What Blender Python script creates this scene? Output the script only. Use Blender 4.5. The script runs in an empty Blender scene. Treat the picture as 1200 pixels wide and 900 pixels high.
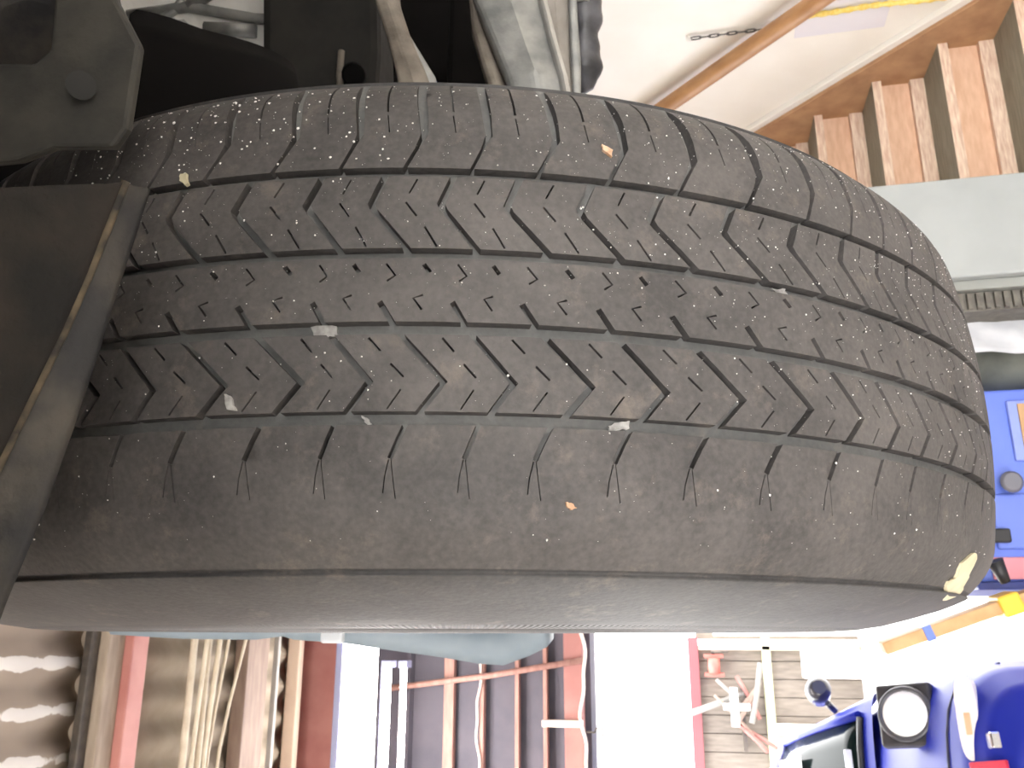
import bpy, bmesh, math, random
import numpy as np
from mathutils import Vector, Matrix, noise
from mathutils.geometry import delaunay_2d_cdt
random.seed(7)
R_ = math.radians
scn = bpy.context.scene
col = scn.collection

# ------------------------------------------------------------------ camera
# metres; X to the right, Y away from the photographer, Z up.  The phone is held at 1.5 m,
# turned a quarter turn: the picture's left edge is the top of the room.
YAW, PITCH, ROLL, F = 0.29398, 0.19722, -0.05791, 1000.0
EYE = Vector((0, 0, 1.5))
fw = Vector((math.sin(YAW)*math.cos(PITCH), math.cos(YAW)*math.cos(PITCH), math.sin(PITCH)))
rt = fw.cross(Vector((0, 0, 1))).normalized()
upv = rt.cross(fw)
ir0, iu0 = -upv, rt
ir = ir0*math.cos(ROLL) + iu0*math.sin(ROLL)
iu = -ir0*math.sin(ROLL) + iu0*math.cos(ROLL)
cd = bpy.data.cameras.new('camera'); cam = bpy.data.objects.new('camera', cd); col.objects.link(cam)
m = Matrix((ir, iu, -fw)).transposed().to_4x4(); m.translation = EYE
cam.matrix_world = m
cd.sensor_width = 36; cd.lens = 36*F/1200; cd.clip_start = 0.01
cd.dof.use_dof = True; cd.dof.focus_distance = 0.31; cd.dof.aperture_fstop = 45
scn.camera = cam

# ------------------------------------------------------------------ sky, exposure
w = bpy.data.worlds.new('overcast_sky'); scn.world = w; w.use_nodes = True
bg = w.node_tree.nodes['Background']
bg.inputs[0].default_value = (1.0, 0.995, 0.99, 1); bg.inputs[1].default_value = 4.0
scn.view_settings.view_transform = 'Standard'; scn.view_settings.look = 'None'
scn.view_settings.gamma = 1.0; scn.view_settings.exposure = 1.4
scn.view_settings.use_curve_mapping = False

# ------------------------------------------------------------------ materials
MATS = {}
def srgb(r, g, b):
    f = lambda c: (c/255/12.92) if c <= 10 else ((c/255+.055)/1.055)**2.4
    return (f(r), f(g), f(b), 1)
def mat(name, c1, c2=None, scale=20, rough=.6, metal=0, bump=0, bscale=None, detail=6, emit=0, stretch=None, spec=.5, lo=.35, hi=.65, coat=0, trans=0):
    if name in MATS: return MATS[name]
    m = bpy.data.materials.new(name); m.use_nodes = True; MATS[name] = m
    nt = m.node_tree; b = nt.nodes['Principled BSDF']; N = nt.nodes.new; L = nt.links.new
    b.inputs['Roughness'].default_value = rough; b.inputs['Metallic'].default_value = metal
    b.inputs['Specular IOR Level'].default_value = spec
    b.inputs['Base Color'].default_value = srgb(*c1)
    if coat: b.inputs['Coat Weight'].default_value = coat; b.inputs['Coat Roughness'].default_value = .05
    if trans: b.inputs['Transmission Weight'].default_value = trans
    tc = N('ShaderNodeTexCoord'); src = tc.outputs['Object']
    if stretch:
        mp = N('ShaderNodeMapping'); mp.inputs['Scale'].default_value = stretch; L(src, mp.inputs[0]); src = mp.outputs[0]
    if c2:
        t = N('ShaderNodeTexNoise'); t.inputs['Scale'].default_value = scale; t.inputs['Detail'].default_value = detail
        L(src, t.inputs[0])
        r = N('ShaderNodeValToRGB'); r.color_ramp.elements[0].position = lo; r.color_ramp.elements[1].position = hi
        r.color_ramp.elements[0].color = srgb(*c1); r.color_ramp.elements[1].color = srgb(*c2)
        L(t.outputs[0], r.inputs[0]); L(r.outputs[0], b.inputs['Base Color'])
        if emit: L(r.outputs[0], b.inputs['Emission Color'])
    if emit:
        b.inputs['Emission Color'].default_value = srgb(*c1); b.inputs['Emission Strength'].default_value = emit
    if bump:
        t2 = N('ShaderNodeTexNoise'); t2.inputs['Scale'].default_value = bscale or scale*3; t2.inputs['Detail'].default_value = 8
        L(src, t2.inputs[0]); bp = N('ShaderNodeBump'); bp.inputs['Strength'].default_value = bump; bp.inputs['Distance'].default_value = .002
        L(t2.outputs[0], bp.inputs['Height']); L(bp.outputs[0], b.inputs['Normal'])
    return m

def rubber_mat(name, base, dust, amount=.5, ribs=False):
    m = bpy.data.materials.new(name); m.use_nodes = True
    nt = m.node_tree; b = nt.nodes['Principled BSDF']; N = nt.nodes.new; L = nt.links.new
    tc = N('ShaderNodeTexCoord')
    n1 = N('ShaderNodeTexNoise'); n1.inputs['Scale'].default_value = 22; n1.inputs['Detail'].default_value = 9; n1.inputs['Roughness'].default_value = .65
    n2 = N('ShaderNodeTexNoise'); n2.inputs['Scale'].default_value = 420; n2.inputs['Detail'].default_value = 4
    L(tc.outputs['Object'], n1.inputs[0]); L(tc.outputs['Object'], n2.inputs[0])
    mx = N('ShaderNodeMath'); mx.operation = 'MULTIPLY_ADD'; L(n1.outputs[0], mx.inputs[0]); mx.inputs[1].default_value = .65
    m3 = N('ShaderNodeMath'); m3.operation = 'MULTIPLY'; L(n2.outputs[0], m3.inputs[0]); m3.inputs[1].default_value = .35; L(m3.outputs[0], mx.inputs[2])
    r = N('ShaderNodeValToRGB'); r.color_ramp.elements[0].position = .5-.28*amount; r.color_ramp.elements[1].position = .5+.3*amount
    r.color_ramp.elements[0].color = srgb(*base); r.color_ramp.elements[1].color = srgb(*dust)
    L(mx.outputs[0], r.inputs[0])
    n4 = N('ShaderNodeTexNoise'); n4.inputs['Scale'].default_value = 60; n4.inputs['Detail'].default_value = 10; n4.inputs['Roughness'].default_value = .75; L(tc.outputs['Object'], n4.inputs[0])
    r4 = N('ShaderNodeValToRGB'); r4.color_ramp.elements[0].position = .55; r4.color_ramp.elements[1].position = .78; L(n4.outputs[0], r4.inputs[0])
    r4.color_ramp.elements[1].color = (.75, .75, .75, 1)
    m4 = N('ShaderNodeMix'); m4.data_type = 'RGBA'; L(r4.outputs[0], m4.inputs[0]); L(r.outputs[0], m4.inputs[6]); m4.inputs[7].default_value = srgb(122, 112, 104)
    L(m4.outputs[2], b.inputs['Base Color'])
    b.inputs['Roughness'].default_value = .62; b.inputs['Specular IOR Level'].default_value = .42
    bp = N('ShaderNodeBump'); bp.inputs['Strength'].default_value = .35; bp.inputs['Distance'].default_value = .0006
    L(n2.outputs[0], bp.inputs['Height'])
    if ribs:   # fine moulded radial serration low on the sidewall
        sx = N('ShaderNodeSeparateXYZ'); L(tc.outputs['Object'], sx.inputs[0])
        at = N('ShaderNodeMath'); at.operation = 'ARCTAN2'; L(sx.outputs[2], at.inputs[0]); L(sx.outputs[1], at.inputs[1])
        mu = N('ShaderNodeMath'); mu.operation = 'MULTIPLY'; L(at.outputs[0], mu.inputs[0]); mu.inputs[1].default_value = 620
        sn = N('ShaderNodeMath'); sn.operation = 'SINE'; L(mu.outputs[0], sn.inputs[0])
        lt = N('ShaderNodeMath'); lt.operation = 'LESS_THAN'; L(sx.outputs[0], lt.inputs[0]); lt.inputs[1].default_value = -.1166
        pr = N('ShaderNodeMath'); pr.operation = 'MULTIPLY'; L(sn.outputs[0], pr.inputs[0]); L(lt.outputs[0], pr.inputs[1])
        b2 = N('ShaderNodeBump'); b2.inputs['Strength'].default_value = .45; b2.inputs['Distance'].default_value = .0007
        L(pr.outputs[0], b2.inputs['Height']); L(bp.outputs[0], b2.inputs['Normal']); L(b2.outputs[0], b.inputs['Normal'])
    else:
        L(bp.outputs[0], b.inputs['Normal'])
    MATS[name] = m
    return m
RUB = rubber_mat('tread_rubber', (62, 60, 60), (92, 88, 87))
GRV = rubber_mat('dusty_groove_rubber', (84, 85, 85), (116, 116, 115), .7, ribs=True)
SIDE = rubber_mat('sidewall_rubber', (54, 53, 54), (80, 78, 78), .6, ribs=True)

# ------------------------------------------------------------------ mesh helpers
class MB:
    def __init__(s): s.v = []; s.f = []; s.sm = []
    def add(s, vs, fs, smooth=False):
        o = len(s.v); s.v += [tuple(v) for v in vs]
        for f in fs: s.f.append(tuple(i+o for i in f)); s.sm.append(smooth)
        return s
    def box(s, c, d, rot=None):
        c = Vector(c); h = Vector(d)/2
        vs = [Vector((x*h.x, y*h.y, z*h.z)) for x in (-1, 1) for y in (-1, 1) for z in (-1, 1)]
        if rot: vs = [rot @ v for v in vs]
        return s.add([c+v for v in vs], [(0,1,3,2),(4,6,7,5),(0,4,5,1),(2,3,7,6),(0,2,6,4),(1,5,7,3)])
    def span(s, a, b):
        return s.box([(a[i]+b[i])/2 for i in range(3)], [abs(a[i]-b[i]) for i in range(3)])
    def prism(s, poly, axis, a0, a1):          # polygon in the two other axes, extruded along axis
        def mk(p, a):
            q = list(p); q.insert(axis, a); return q
        n = len(poly)
        vs = [mk(p, a0) for p in poly] + [mk(p, a1) for p in poly]
        fs = [tuple(range(n))[::-1], tuple(range(n, 2*n))] + [(i, (i+1) % n, n+(i+1) % n, n+i) for i in range(n)]
        return s.add(vs, fs)
    def tube(s, pts, r, n=10, caps=True, smooth=True):
        pts = [Vector(p) for p in pts]; rs = r if isinstance(r, (list, tuple)) else [r]*len(pts)
        vs = []; ref = None
        for i, p in enumerate(pts):
            t = (pts[min(i+1, len(pts)-1)] - pts[max(i-1, 0)]).normalized()
            if ref is None: ref = Vector((0, 0, 1)) if abs(t.z) < .9 else Vector((1, 0, 0))
            a = (ref - t*ref.dot(t)).normalized(); ref = a; b = t.cross(a)
            vs += [p + (a*math.cos(2*math.pi*k/n) + b*math.sin(2*math.pi*k/n))*rs[i] for k in range(n)]
        fs = [(i*n+k, i*n+(k+1) % n, (i+1)*n+(k+1) % n, (i+1)*n+k) for i in range(len(pts)-1) for k in range(n)]
        s.add(vs, fs, smooth)
        if caps:
            o = len(s.v)-len(vs)
            s.f += [tuple(o+k for k in range(n))[::-1], tuple(o+(len(pts)-1)*n+k for k in range(n))]; s.sm += [False, False]
        return s
    def lathe_x(s, prof, n=180, smooth=True):   # (x, r) about the X axis
        vs = [(x, -r*math.cos(2*math.pi*k/n), -r*math.sin(2*math.pi*k/n)) for x, r in prof for k in range(n)]
        fs = [(i*n+k, i*n+(k+1) % n, (i+1)*n+(k+1) % n, (i+1)*n+k) for i in range(len(prof)-1) for k in range(n)]
        return s.add(vs, fs, smooth)
    def grid(s, rows, smooth=True, close=False):
        nr, nc = len(rows), len(rows[0])
        vs = [p for r in rows for p in r]
        fs = [(i*nc+j, i*nc+(j+1) % nc, (i+1)*nc+(j+1) % nc, (i+1)*nc+j) for i in range(nr-1) for j in range(nc if close else nc-1)]
        return s.add(vs, fs, smooth)
    def mesh(s, name):
        me = bpy.data.meshes.new(name); me.from_pydata([tuple(v) for v in s.v], [], s.f)
        me.polygons.foreach_set('use_smooth', s.sm); me.update(); return me
    def build(s, name, m, parent=None, bevel=0, solid=0, seg=2, subs=0):
        o = bpy.data.objects.new(name, s.mesh(name)); col.objects.link(o)
        if m: o.data.materials.append(m)
        if parent: o.parent = parent
        if subs:
            q = o.modifiers.new('subdivide', 'SUBSURF'); q.levels = q.render_levels = subs
        if solid:
            q = o.modifiers.new('thickness', 'SOLIDIFY'); q.thickness = solid; q.offset = 0
        if bevel:
            q = o.modifiers.new('edge', 'BEVEL'); q.width = bevel; q.segments = seg; q.limit_method = 'ANGLE'
        return o
def empty(name, loc=(0, 0, 0), rz=0):
    o = bpy.data.objects.new(name, None); col.objects.link(o); o.location = loc; o.rotation_euler = (0, 0, rz)
    o.empty_display_size = .05; return o
def tag(o, label=None, cat=None, group=None, kind=None):
    if label: o['label'] = label
    if cat: o['category'] = cat
    if group: o['group'] = group
    if kind: o['kind'] = kind
    return o
def recalc(o):
    bm = bmesh.new(); bm.from_mesh(o.data); bmesh.ops.recalc_face_normals(bm, faces=bm.faces); bm.to_mesh(o.data); bm.free(); return o
Zv = 1.5     # eye height

# ------------------------------------------------------------------ shell of the garage
concrete = mat('concrete', (196, 192, 186), (216, 212, 206), 3, .9, bump=.3, bscale=60)
yardm = mat('pale_yard_concrete', (214, 211, 205), (232, 229, 224), 2, .9)
tag(MB().span((-4.2, -3.6, -.1), (2.2, 4.3, 0)).build('floor', concrete), kind='structure')
tag(MB().span((-30, 4.3, -.1), (30, 40, -.01)).span((-30, -30, -.1), (30, -3.6, -.01)).span((-30, -3.6, -.1), (-4.2, 4.3, -.01)).span((2.2, -3.6, -.1), (30, 4.3, -.01)).build('floor_yard', yardm), kind='structure')
white = mat('white_wall_paint', (238, 232, 221), (244, 239, 230), 4, .55, bump=.15, bscale=40)
tag(MB().span((2.04, -3.6, 0), (2.2, 4.28, 3.1)).build('wall_right', white), kind='structure')
tag(MB().span((-4.2, -3.6, 0), (-4.05, 4.28, 3.1)).build('wall_left', white), kind='structure')

tag(MB().span((-4.2, -3.7, 2.5), (2.2, -3.6, 3.3)).build('wall_back_shade', white), kind='structure')  # unseen header added so daylight enters only from low angles
# roof: rusty white-streaked corrugated sheets, ridges running away from the photographer
def corr_mat():
    m = bpy.data.materials.new('old_corrugated_sheet'); m.use_nodes = True; nt = m.node_tree; N = nt.nodes.new; L = nt.links.new
    b = nt.nodes['Principled BSDF']; b.inputs['Roughness'].default_value = .85
    tc = N('ShaderNodeTexCoord'); sx = N('ShaderNodeSeparateXYZ'); L(tc.outputs['Object'], sx.inputs[0])
    mu = N('ShaderNodeMath'); mu.operation = 'MULTIPLY'; L(sx.outputs[0], mu.inputs[0]); mu.inputs[1].default_value = 2*math.pi/.117
    ph = N('ShaderNodeMath'); ph.operation = 'ADD'; L(mu.outputs[0], ph.inputs[0]); ph.inputs[1].default_value = 5.008
    sn = N('ShaderNodeMath'); sn.operation = 'SINE'; L(ph.outputs[0], sn.inputs[0])
    n = N('ShaderNodeTexNoise'); n.inputs['Scale'].default_value = 14; n.inputs['Detail'].default_value = 9; L(tc.outputs['Object'], n.inputs[0])
    ad = N('ShaderNodeMath'); ad.operation = 'MULTIPLY_ADD'; L(n.outputs[0], ad.inputs[0]); ad.inputs[1].default_value = 1.6; L(sn.outputs[0], ad.inputs[2])
    r = N('ShaderNodeValToRGB'); r.color_ramp.elements[0].position = .60; r.color_ramp.elements[1].position = .64
    sc = N('ShaderNodeMath'); sc.operation = 'MULTIPLY'; sc.inputs[1].default_value = .42; L(ad.outputs[0], sc.inputs[0]); L(sc.outputs[0], r.inputs[0])
    r2 = N('ShaderNodeValToRGB'); r2.color_ramp.elements[0].color = srgb(140, 125, 112); r2.color_ramp.elements[1].color = srgb(176, 160, 142)
    n3 = N('ShaderNodeTexNoise'); n3.inputs['Scale'].default_value = 6; n3.inputs['Detail'].default_value = 8; L(tc.outputs['Object'], n3.inputs[0]); L(n3.outputs[0], r2.inputs[0])
    mx = N('ShaderNodeMix'); mx.data_type = 'RGBA'; L(r.outputs[0], mx.inputs[0]); L(r2.outputs[0], mx.inputs[6]); mx.inputs[7].default_value = srgb(226, 220, 212)
    L(mx.outputs[2], b.inputs['Base Color']); return m
CORR = corr_mat()
ceil = tag(MB().span((-4.2, -3.6, 3.24), (2.2, 4.6, 3.3)).build('ceiling', mat('roof_boards', (120, 105, 94), (140, 124, 110), 6, .9)), kind='structure')
def corrugated(y0, y1, z, x0=-3.9, x1=1.95, amp=.014, per=.117, m_=None):
    n = int((x1-x0)/per*12); rows = []
    for y in (y0, y1):
        rows.append([(x0+(x1-x0)*i/n, y, z - amp*math.sin(2*math.pi*(x0+(x1-x0)*i/n)/per+5.008)) for i in range(n+1)])
    return MB().grid(rows).build('corrugated_sheet', m_ or CORR, ceil, solid=.004)
corrugated(-3.5, 2.12, 3.12); PLAINC = mat('plain_corrugated_sheet', (150, 138, 122), (172, 160, 144), 7, .85)
corrugated(2.27, 3.24, 3.07, m_=PLAINC); corrugated(3.2, 4.3, 3.12, m_=PLAINC)
def xbar(name, m, y0, y1, z0, z1, parent=None, x0=-4.0, x1=2.0, bevel=.004):
    return MB().span((x0, y0, z0), (x1, y1, z1)).build(name, m, parent, bevel=bevel)
steel = mat('dark_steel', (70, 64, 60), (92, 84, 76), 30, .5, metal=.3)
tanw = mat('tan_timber', (150, 134, 120), (170, 154, 138), 10, .8, stretch=(1, 6, 6))
redp = mat('faded_red_paint', (176, 112, 106), (190, 130, 122), 8, .6)
tag(xbar('steel_angle', steel, 2.085, 2.118, 3.07, 3.095), 'thin dark steel angle under the roof, next to the tan purlin', 'beam')
tag(xbar('purlin', tanw, 2.12, 2.19, 3.045, 3.22), 'tan timber purlin under the roof beside a narrow red beam', 'beam')
tag(xbar('red_purlin', redp, 2.19, 2.262, 3.02, 3.22), 'narrow faded red purlin under the corrugated roof', 'beam')
palep = mat('pale_pipe', (224, 212, 192), (206, 192, 170), 20, .5)
for i, (y, z, r, sag, lb) in enumerate([(2.46, 3.00, .011, 0, 'thickest pale rod of the bundle under the roof'),
        (2.50, 2.99, .007, .01, 'thin pale rod second in the roof bundle'),
        (2.535, 2.995, .010, 0, 'pale rod in the middle of the roof bundle'),
        (2.57, 2.99, .008, .015, 'pale rod fourth in the roof bundle'),
        (2.62, 3.0, .005, .03, 'thin cable sagging beside the rod bundle'),
        (2.70, 3.0, .005, .05, 'thin cable hanging apart from the rod bundle')]):
    mb = MB().tube([(x, y + sag*math.sin(x*3), z - sag*1.2*math.sin(x*2.1+1)**2) for x in np.linspace(-3.6, 1.7, 40)], r, 8)
    tag(mb.build('roof_rod' if i < 4 else 'roof_cable', palep), lb, 'rod' if i < 4 else 'cable')
brownb = mat('brown_board', (132, 112, 102), (150, 130, 118), 8, .8, stretch=(1, 5, 5))
tag(xbar('roof_board', brownb, 2.80, 2.95, 3.0, 3.05), 'dull brown board under the roof beside the cables', 'board')
tag(xbar('conduit_rail', mat('grey_rail', (150, 146, 142), None, rough=.5), 2.98, 3.0, 2.98, 3.0), 'slim grey conduit rail under the roof', 'pipe')
tag(xbar('cream_batten', mat('cream_batten', (220, 196, 178), (236, 214, 196), 5, .6), 3.20, 3.24, 3.0, 3.05), 'cream batten just before the deep red beam', 'batten')
# deep red steel beam, an I-section running across the garage
e = empty('steel_beam', (0, 3.36, 2.86)); tag(e, 'deep red painted steel beam carrying the bright lamp', 'beam')
MB().span((-4, -.008, 0), (2, .008, .22)).build('web', redp, e)
MB().span((-4, -.06, .2), (2, .06, .216)).build('flange', redp, e, bevel=.002)
MB().span((-4, -.06, 0), (2, .06, .014)).build('flange', redp, e, bevel=.002)

# fluorescent lamps
tubem = mat('lit_tube', (255, 250, 246), None, emit=16)
diffm = mat('lit_diffuser', (255, 249, 244), None, emit=12)
housing = mat('lamp_housing', (150, 154, 186), None, rough=.4)
e = empty('strip_lamp', (-.9, 3.25, 2.70)); tag(e, 'broad glowing strip lamp under the red steel beam', 'lamp')
MB().span((-.9, -.02, .135), (.9, .06, .165)).build('housing', housing, e, bevel=.004)
pr = [(-.02, .135), (-.03, .09), (-.022, .03), (.0, .01), (.03, .01), (.052, .03), (.06, .09), (.05, .135)]
MB().prism(pr, 0, -.88, .88).build('diffuser', diffm, e, bevel=.004)
for s in (-1, 1): MB().span((s*.88, -.035, .005), (s*.905, .065, .165)).build('end_cap', housing, e, bevel=.004)
e = empty('tube_lamp', (-.9, 3.75, 2.72)); tag(e, 'twin tube lamp with two thin glowing tubes beyond the strip lamp', 'lamp')
MB().prism([(.03, .125), (.03, .16), (.07, .17), (.07, .125)], 0, -.8, .8).build('housing', housing, e, bevel=.004)
for z in (.115, .044):
    t = MB().tube([(-.78, .0, z), (.78, .0, z)], .013, 14).build('tube', tubem, e)
for s in (-1, 1):
    for z in (.115, .044): MB().span((s*.77, -.02, z-.02), (s*.8, .05, z+.02)).build('socket', housing, e, bevel=.003)

# header wall above the open doorway: dark cladding, timber girts, red lintel
clad = mat('blue_grey_cladding', (78, 76, 86), (92, 88, 97), 5, .7)
hw = tag(MB().span((-4.2, 4.34, 2.0), (2.2, 4.42, 3.2)).build('wall_header', clad), kind='structure')
for z0, z1 in [(2.0, 2.12), (2.12, 2.225), (2.225, 2.36), (2.36, 2.535), (2.535, 2.695), (2.695, 2.9), (2.9, 3.1)]:
    MB().add([(-4, 4.34, z0), (2.03, 4.34, z0), (2.03, 4.34, z1), (-4, 4.34, z1), (-4, 4.285, z0+.01), (2.03, 4.285, z0+.01), (2.03, 4.325, z1), (-4, 4.325, z1)],
        [(4,5,6,7), (0,1,5,4), (1,2,6,5), (0,4,7,3), (3,7,6,2)]).build('cladding_board', clad, hw)
girt = mat('reddish_girt_timber', (160, 118, 108), (178, 138, 126), 8, .7, stretch=(1, 6, 6))
for z, h, lb in [(2.70, .05, 'broad pinkish girt high on the header wall'), (2.535, .022, 'girt crossed by a drooping cable on the header wall'),
        (2.362, .020, 'slim girt midway down the header wall'), (2.225, .020, 'lowest slim girt above the red lintel')]:
    tag(MB().span((-3.9, 4.25, z-h/2), (2.0, 4.30, z+h/2)).build('girt', girt, bevel=.003), lb, 'girt', 'girts on the header wall')
lint = mat('pink_lintel_paint', (160, 110, 104), (176, 126, 118), 6, .6)
tag(MB().span((-4.0, 4.22, 2.04), (2.0, 4.33, 2.13)).build('lintel', lint, bevel=.005), 'pinkish red lintel over the bright doorway', 'lintel')
tag(MB().tube([(-.245, 4.20, 3.02), (-.18, 4.21, 2.5), (-.105, 4.20, 2.03)], .014, 10).build('brace_rod', girt), 'slanting pinkish rod crossing the girts', 'rod')
cabm = mat('cream_cable', (238, 224, 212), None, rough=.5)
tag(MB().tube([(x, 4.19+.004*math.sin(x*9), 2.035+.012*math.sin(x*14)+.006*math.sin(x*31)) for x in np.linspace(-1.6, .8, 90)], .008, 8).build('lintel_cable', cabm), 'wavy cream cable running along the lintel', 'cable')
tag(MB().tube([(x, 4.235, 2.545+.010*math.sin(x*12)+.004*math.sin(x*37)) for x in np.linspace(-1.4, .6, 80)], .006, 8).build('girt_cable', cabm), 'thin cable drooping along a girt of the header wall', 'cable')
tag(MB().span((-.40, 4.18, 2.04), (-.37, 4.22, 2.23)).build('hanger_bracket', cabm, bevel=.003), 'short cream bracket between lintel and lowest girt', 'bracket')
tag(MB().tube([(-.42, 4.2, 2.04), (-.42, 4.2, 1.985)]+[(-.42+.02*math.sin(a), 4.2, 1.965+.02*math.cos(a)) for a in np.linspace(0, 4.4, 14)], .004, 8).build('hook', steel), 'small wire hook hanging from the lintel', 'hook')

# ------------------------------------------------------------------ stairs along the white wall
wood_edge = mat('pale_sawn_timber', (234, 212, 190), (206, 172, 150), 18, .7, stretch=(1, 8, 8), bump=.2)
wood_top = mat('weathered_tread_top', (134, 130, 116), (152, 148, 132), 12, .85, stretch=(1, 8, 8))
ply = mat('plywood_riser', (228, 190, 162), (214, 172, 142), 7, .75, stretch=(2, 1, 9))
strng = mat('brown_stringer', (188, 148, 110), (164, 122, 90), 6, .7, stretch=(8, 2, 2), bump=.2)
ST = empty('staircase', (1.55, 2.0, 0)); tag(ST, 'wooden staircase climbing along the white wall', 'staircase')
RISE, GO, Y2, Z2 = .185, .1815, 2.605, .371
def nos(k): return Y2+GO*(k-2), Z2+RISE*(k-2)
for k in range(1, 11):
    y, z = nos(k)
    t = MB().span((1.33, y, z-.032), (2.0, y+GO+.04, z)).build('tread', wood_top, None); t.data.materials.append(wood_edge)
    for p in t.data.polygons:
        if abs(p.normal.z) < .5 : p.material_index = 1
    r = MB().span((1.33, y+.035, z-RISE), (2.0, y+.05, z-.032)).build('riser', ply, None)
    b = MB().span((1.33, y+.012, z-RISE), (2.0, y+.035, z-RISE+.05)).build('batten', wood_edge, None, bevel=.002)
    for o in (t, r, b):
        o.location = (-1.55, -2.0, 0); o.parent = ST
def slope_board(name, m, x0, x1, lo, hi):
    ya, za = nos(.2); yb, zb = nos(11)
    yc = ya+(-lo-za)*(yb-ya)/(zb-za) if za+lo < 0 else ya
    o = MB().prism([(ya, max(za+lo, 0)), (yc, max(za+lo, 0)), (yb, zb+lo), (yb, zb+hi), (ya, za+hi)], 0, x0, x1).build(name, m, ST, bevel=.003)
    o.location = (-1.55, -2.0, 0); return o
slope_board('stringer', strng, 2.0, 2.038, -.30, .125)
slope_board('stringer', strng, 1.29, 1.33, -.30, .05)
trim = slope_board('wall_trim', mat('white_trim', (240, 236, 228), None, rough=.5), 2.015, 2.04, .125, .165)

# handrail, chain, paper and rope on the white wall
railw = mat('varnished_handrail', (182, 138, 96), (160, 116, 78), 10, .45, stretch=(3, 1, 1))
e = empty('handrail', (1.975, 2.75, 1.315)); tag(e, 'round varnished wooden handrail on the white wall', 'handrail')
d = Vector((0, .465, .483)).normalized()
MB().tube([d*-1.0, d*-.5, d*0, d*.5, d*1.4], .031, 20).build('rail', railw, e)
for t in (-.6, 1.0):
    MB().tube([d*t, d*t+Vector((.03, 0, -.05)), d*t+Vector((.064, 0, -.05))], .007, 8).build('bracket', steel, e)
e = empty('chain', (2.028, 2.62, 1.385)); tag(e, 'short steel chain hanging on the white wall behind the handrail', 'chain')
chm = mat('chain_steel', (88, 86, 84), None, rough=.4, metal=.7)
def link(i):
    a = []
    for k in range(21):
        t = 2*math.pi*k/20; x, z = .007*math.sin(t), .013*math.cos(t)+(.006 if math.cos(t) > 0 else -.006)
        a.append((x*(i % 2)*.35, x*(1 if i % 2 == 0 else .35), z-.031*i))
    return MB().tube(a, .0026, 6, caps=False)
for i in range(9): link(i).build('link', chm, e)
MB().tube([(.012, 0, .03), (-.004, 0, .03), (-.006, 0, .018)], .005, 8).build('screw_hook', mat('white_hook', (240, 238, 232), None), e)
tag(MB().span((2.034, 2.535, .745), (2.0395, 2.70, 1.045)).build('notice_sheet', mat('pale_lilac_paper', (226, 222, 226), None, rough=.7)), 'pale blank sheet pinned to the white wall under the handrail', 'paper')
ym = mat('yellow_rope', (238, 206, 92), (250, 226, 140), 90, .7)
tag(MB().tube([(2.025, 2.575+.004*math.sin(t*9), 1.06-.5*t) for t in np.linspace(0, 1, 40)], [.009+.002*math.sin(i*1.9) for i in range(40)], 8).build('yellow_rope', ym), 'yellow rope hanging against the white wall', 'rope')

# ------------------------------------------------------------------ lift column and things on the floor beyond the tyre
colg = mat('grey_column_paint', (156, 160, 160), (166, 170, 170), 6, .5)
e = empty('lift_column', (1.02, 2.3, 0)); tag(e, 'light grey painted steel lift column in front of the stairs', 'lift')
MB().prism([(-.138, -.1), (.142, -.1), (.142, .1), (-.138, .1)], 2, 0.03, 1.36).build('post', colg, e, bevel=.006)
MB().span((-.165, -.075, .03), (-.138, .08, 1.34)).build('slide_rail', mat('grey_rail_paint', (140, 142, 138), (150, 152, 148), 10, .5), e, bevel=.003)
rk = MB().span((-.215, -.05, .03), (-.165, .05, 1.32)).build('rack', mat('greasy_rack', (96, 92, 86), (120, 116, 108), 40, .6, metal=.3), e)
mb = MB()
for i in range(58): mb.span((-.212, -.062, .05+i*.0215), (-.17, -.05, .061+i*.0215))
tag(mb.build('rack_teeth', mat('greasy_rack', (96, 92, 86)), rk), kind='stuff')
MB().span((-.26, -.25, 0), (.26, .25, .03)).build('base_plate', colg, e, bevel=.004)
for sx in (-.2, .2):
    for sy in (-.19, .19): MB().tube([(sx, sy, .03), (sx, sy, .055)], .018, 6, smooth=False).build('anchor_bolt', steel, e)

# crumpled clear-grey plastic sheet hung beside the column
rows = []
for i in range(26):
    r = []
    for j in range(14):
        x = .70 + .11*j/13*1.6; z = .30 + .78*i/25
        n = noise.noise(Vector((x*16, z*9, 3)))*.045 + noise.noise(Vector((x*40, z*22, 9)))*.014
        r.append((x - .02*math.sin(z*6), 2.34+n, z+.02*noise.noise(Vector((x*9, 1, 4)))))
    rows.append(r)
tag(MB().grid(rows).build('plastic_sheet', mat('silver_plastic', (206, 207, 212), (190, 192, 198), 9, .28), solid=.003), 'crumpled silvery plastic sheet hanging beside the grey lift column', 'sheet')
# rolled dark mat standing upright
rows = []
for i in range(22):
    z = .02 + .93*i/21
    rows.append([(.742 + (.082+.010*noise.noise(Vector((math.cos(a)*2, math.sin(a)*2, z*7))))*math.cos(a), 2.56 + .082*math.sin(a), z) for a in np.linspace(0, 2*math.pi, 24, endpoint=False)])
e = MB().grid(rows, close=True).build('rolled_mat', mat('dirty_black_mat', (84, 86, 80), (118, 120, 110), 9, .7, bump=.3)); recalc(e)
MB().lathe_x([(0, .078), (.006, .06), (.0, .03), (.004, .004)], 20).build('roll_end', MATS['dirty_black_mat'], e)
bpy.data.objects['roll_end'].rotation_euler = (0, -math.pi/2, 0); bpy.data.objects['roll_end'].location = (.742, 2.56, .945)
tag(e, 'dark rolled rubber mat standing between plastic sheet and blue cabinet', 'mat')

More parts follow.
